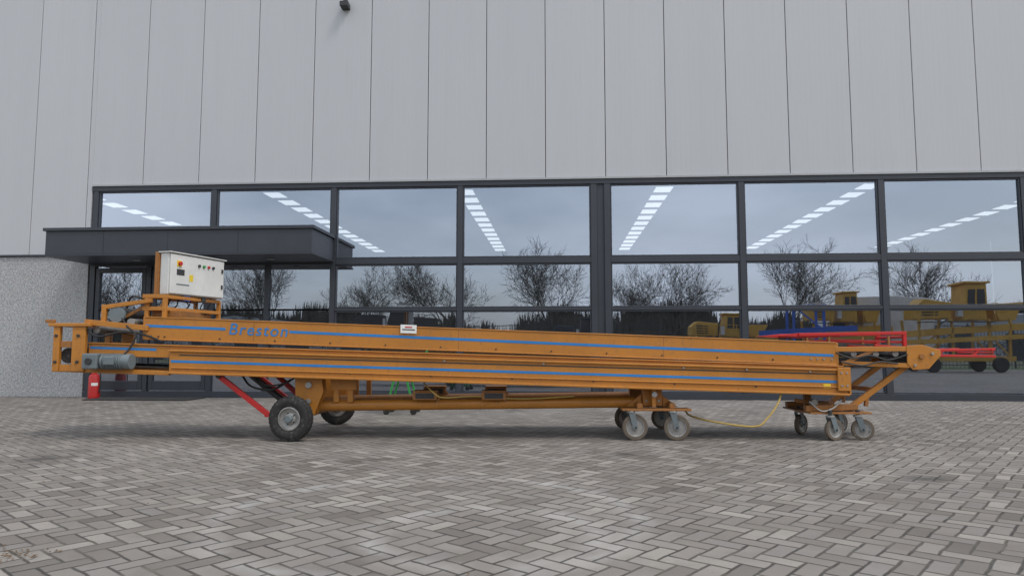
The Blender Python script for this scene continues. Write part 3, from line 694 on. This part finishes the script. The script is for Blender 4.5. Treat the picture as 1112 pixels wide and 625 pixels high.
S=empty('blue_lifting_frame',wl(13.0,-21,0),-TH,True)
for a in (-.7,.7):
    for b in (-.5,.5): bar('post',(a,b,.4),(a,b,3.2),.1,.1,BLUEM,S)
for z in (.5,1.8,3.15):
    for b in (-.5,.5): bar('rail',(-.75,b,z),(.75,b,z),.09,.12,BLUEM,S)
bar('brace',(-.7,.5,.5),(.7,.5,1.8),.06,.07,BLUEM,S); bar('brace',(.7,.5,1.8),(-.7,.5,3.0),.06,.07,BLUEM,S); bar('long_beam',(-2.2,0,1.7),(2.4,0,1.95),.12,.25,BLUEM,S)
wheelset(S,(-.7,.7),(-.6,.6),.25)
S=empty('white_lorry',wl(18.5,-26,0),-TH,True)
box('cargo_box',-1.5,2.6,-1.1,1.1,1.0,3.9,WHITEP,S,.03); prism('lorry_cab',[(-3.2,.6),(-1.6,.6),(-1.6,2.9),(-2.7,2.9),(-3.15,1.8)],-1.05,1.05,WHITEP,S,.05)
prism('cab_window',[(-2.95,1.8),(-1.9,1.8),(-1.9,2.7),(-2.62,2.7)],1.053,1.07,DARK,S,0); box('lorry_chassis',-3,2.5,-.5,.5,.6,.95,DARK,S); wheelset(S,(-2.4,1.2,2.0),(-.95,.95),.5)
yard_machine('parked_dark_machine',-8.4,-24,DARK,4.2,3.3,6)
yard_machine('parked_dark_machine',2.0,-26,FRAME,3.2,2.7,7)
bm=bmesh.new()
for q in range(150):
    if q<60: x,y=random.gauss(-2.45,.10),random.gauss(3.55,.06)
    else: x,y=random.uniform(-7,7),random.uniform(3,13)
    a=random.uniform(0,6.28); s=random.uniform(.004,.012); z=.004+random.uniform(0,.006)
    bm.faces.new([bm.verts.new((x+math.cos(a+t)*s*k,y+math.sin(a+t)*s*k,z+zz)) for t,k,zz in ((0,1.4,.004),(1.5,.7,0),(3.1,1.2,.005),(4.7,.8,0))])
finish('leaf_litter',bm,LEAF,None)

# ---------------------------------------------------------------- light
EL,ROT=R(55),R(128)
sd=Vector((math.sin(ROT)*math.cos(EL),math.cos(ROT)*math.cos(EL),math.sin(EL)))
L=bpy.data.lights.new('sun','SUN'); L.energy=1.4; L.angle=R(14); L.color=(1,.97,.93)
lo=bpy.data.objects.new('sun',L); scn.collection.objects.link(lo); lo.rotation_euler=(-sd).to_track_quat('-Z','Y').to_euler(); lo.location=sd*30
w=bpy.data.worlds.new('World'); scn.world=w; w.use_nodes=True; t=w.node_tree; t.nodes.clear()
out=t.nodes.new('ShaderNodeOutputWorld'); bg=t.nodes.new('ShaderNodeBackground'); sk=t.nodes.new('ShaderNodeTexSky')
sk.sky_type='NISHITA'; sk.sun_disc=False; sk.sun_elevation=EL; sk.sun_rotation=ROT; sk.air_density=1.2; sk.dust_density=3; sk.ozone_density=1
tc=t.nodes.new('ShaderNodeTexCoord'); mp=t.nodes.new('ShaderNodeMapping'); mp.inputs['Scale'].default_value=(1,1,3.2); t.links.new(tc.outputs['Generated'],mp.inputs[0])
nz=t.nodes.new('ShaderNodeTexNoise'); nz.inputs['Scale'].default_value=2.4; nz.inputs['Detail'].default_value=6; t.links.new(mp.outputs[0],nz.inputs['Vector'])
rp=t.nodes.new('ShaderNodeValToRGB'); rp.color_ramp.elements[0].position=.40; rp.color_ramp.elements[1].position=.66; t.links.new(nz.outputs[0],rp.inputs[0])
ma=t.nodes.new('ShaderNodeMath'); ma.operation='MULTIPLY_ADD'; ma.inputs[1].default_value=.55; ma.inputs[2].default_value=.35; t.links.new(rp.outputs[0],ma.inputs[0])
mx=t.nodes.new('ShaderNodeMix'); mx.data_type='RGBA'; t.links.new(ma.outputs[0],mx.inputs[0]); t.links.new(sk.outputs[0],mx.inputs[6]); mx.inputs[7].default_value=(9.8,10.3,11.0,1)
t.links.new(mx.outputs[2],bg.inputs[0]); bg.inputs[1].default_value=.145; t.links.new(bg.outputs[0],out.inputs[0])
# ---------------------------------------------------------------- camera
cd=bpy.data.cameras.new('camera'); cd.lens=24.93; cd.sensor_width=36; cd.clip_end=2000; cd.clip_start=.05
co=bpy.data.objects.new('camera',cd); scn.collection.objects.link(co); co.location=(0,0,1.0); co.rotation_euler=(R(90+4.93),0,0)
scn.camera=co
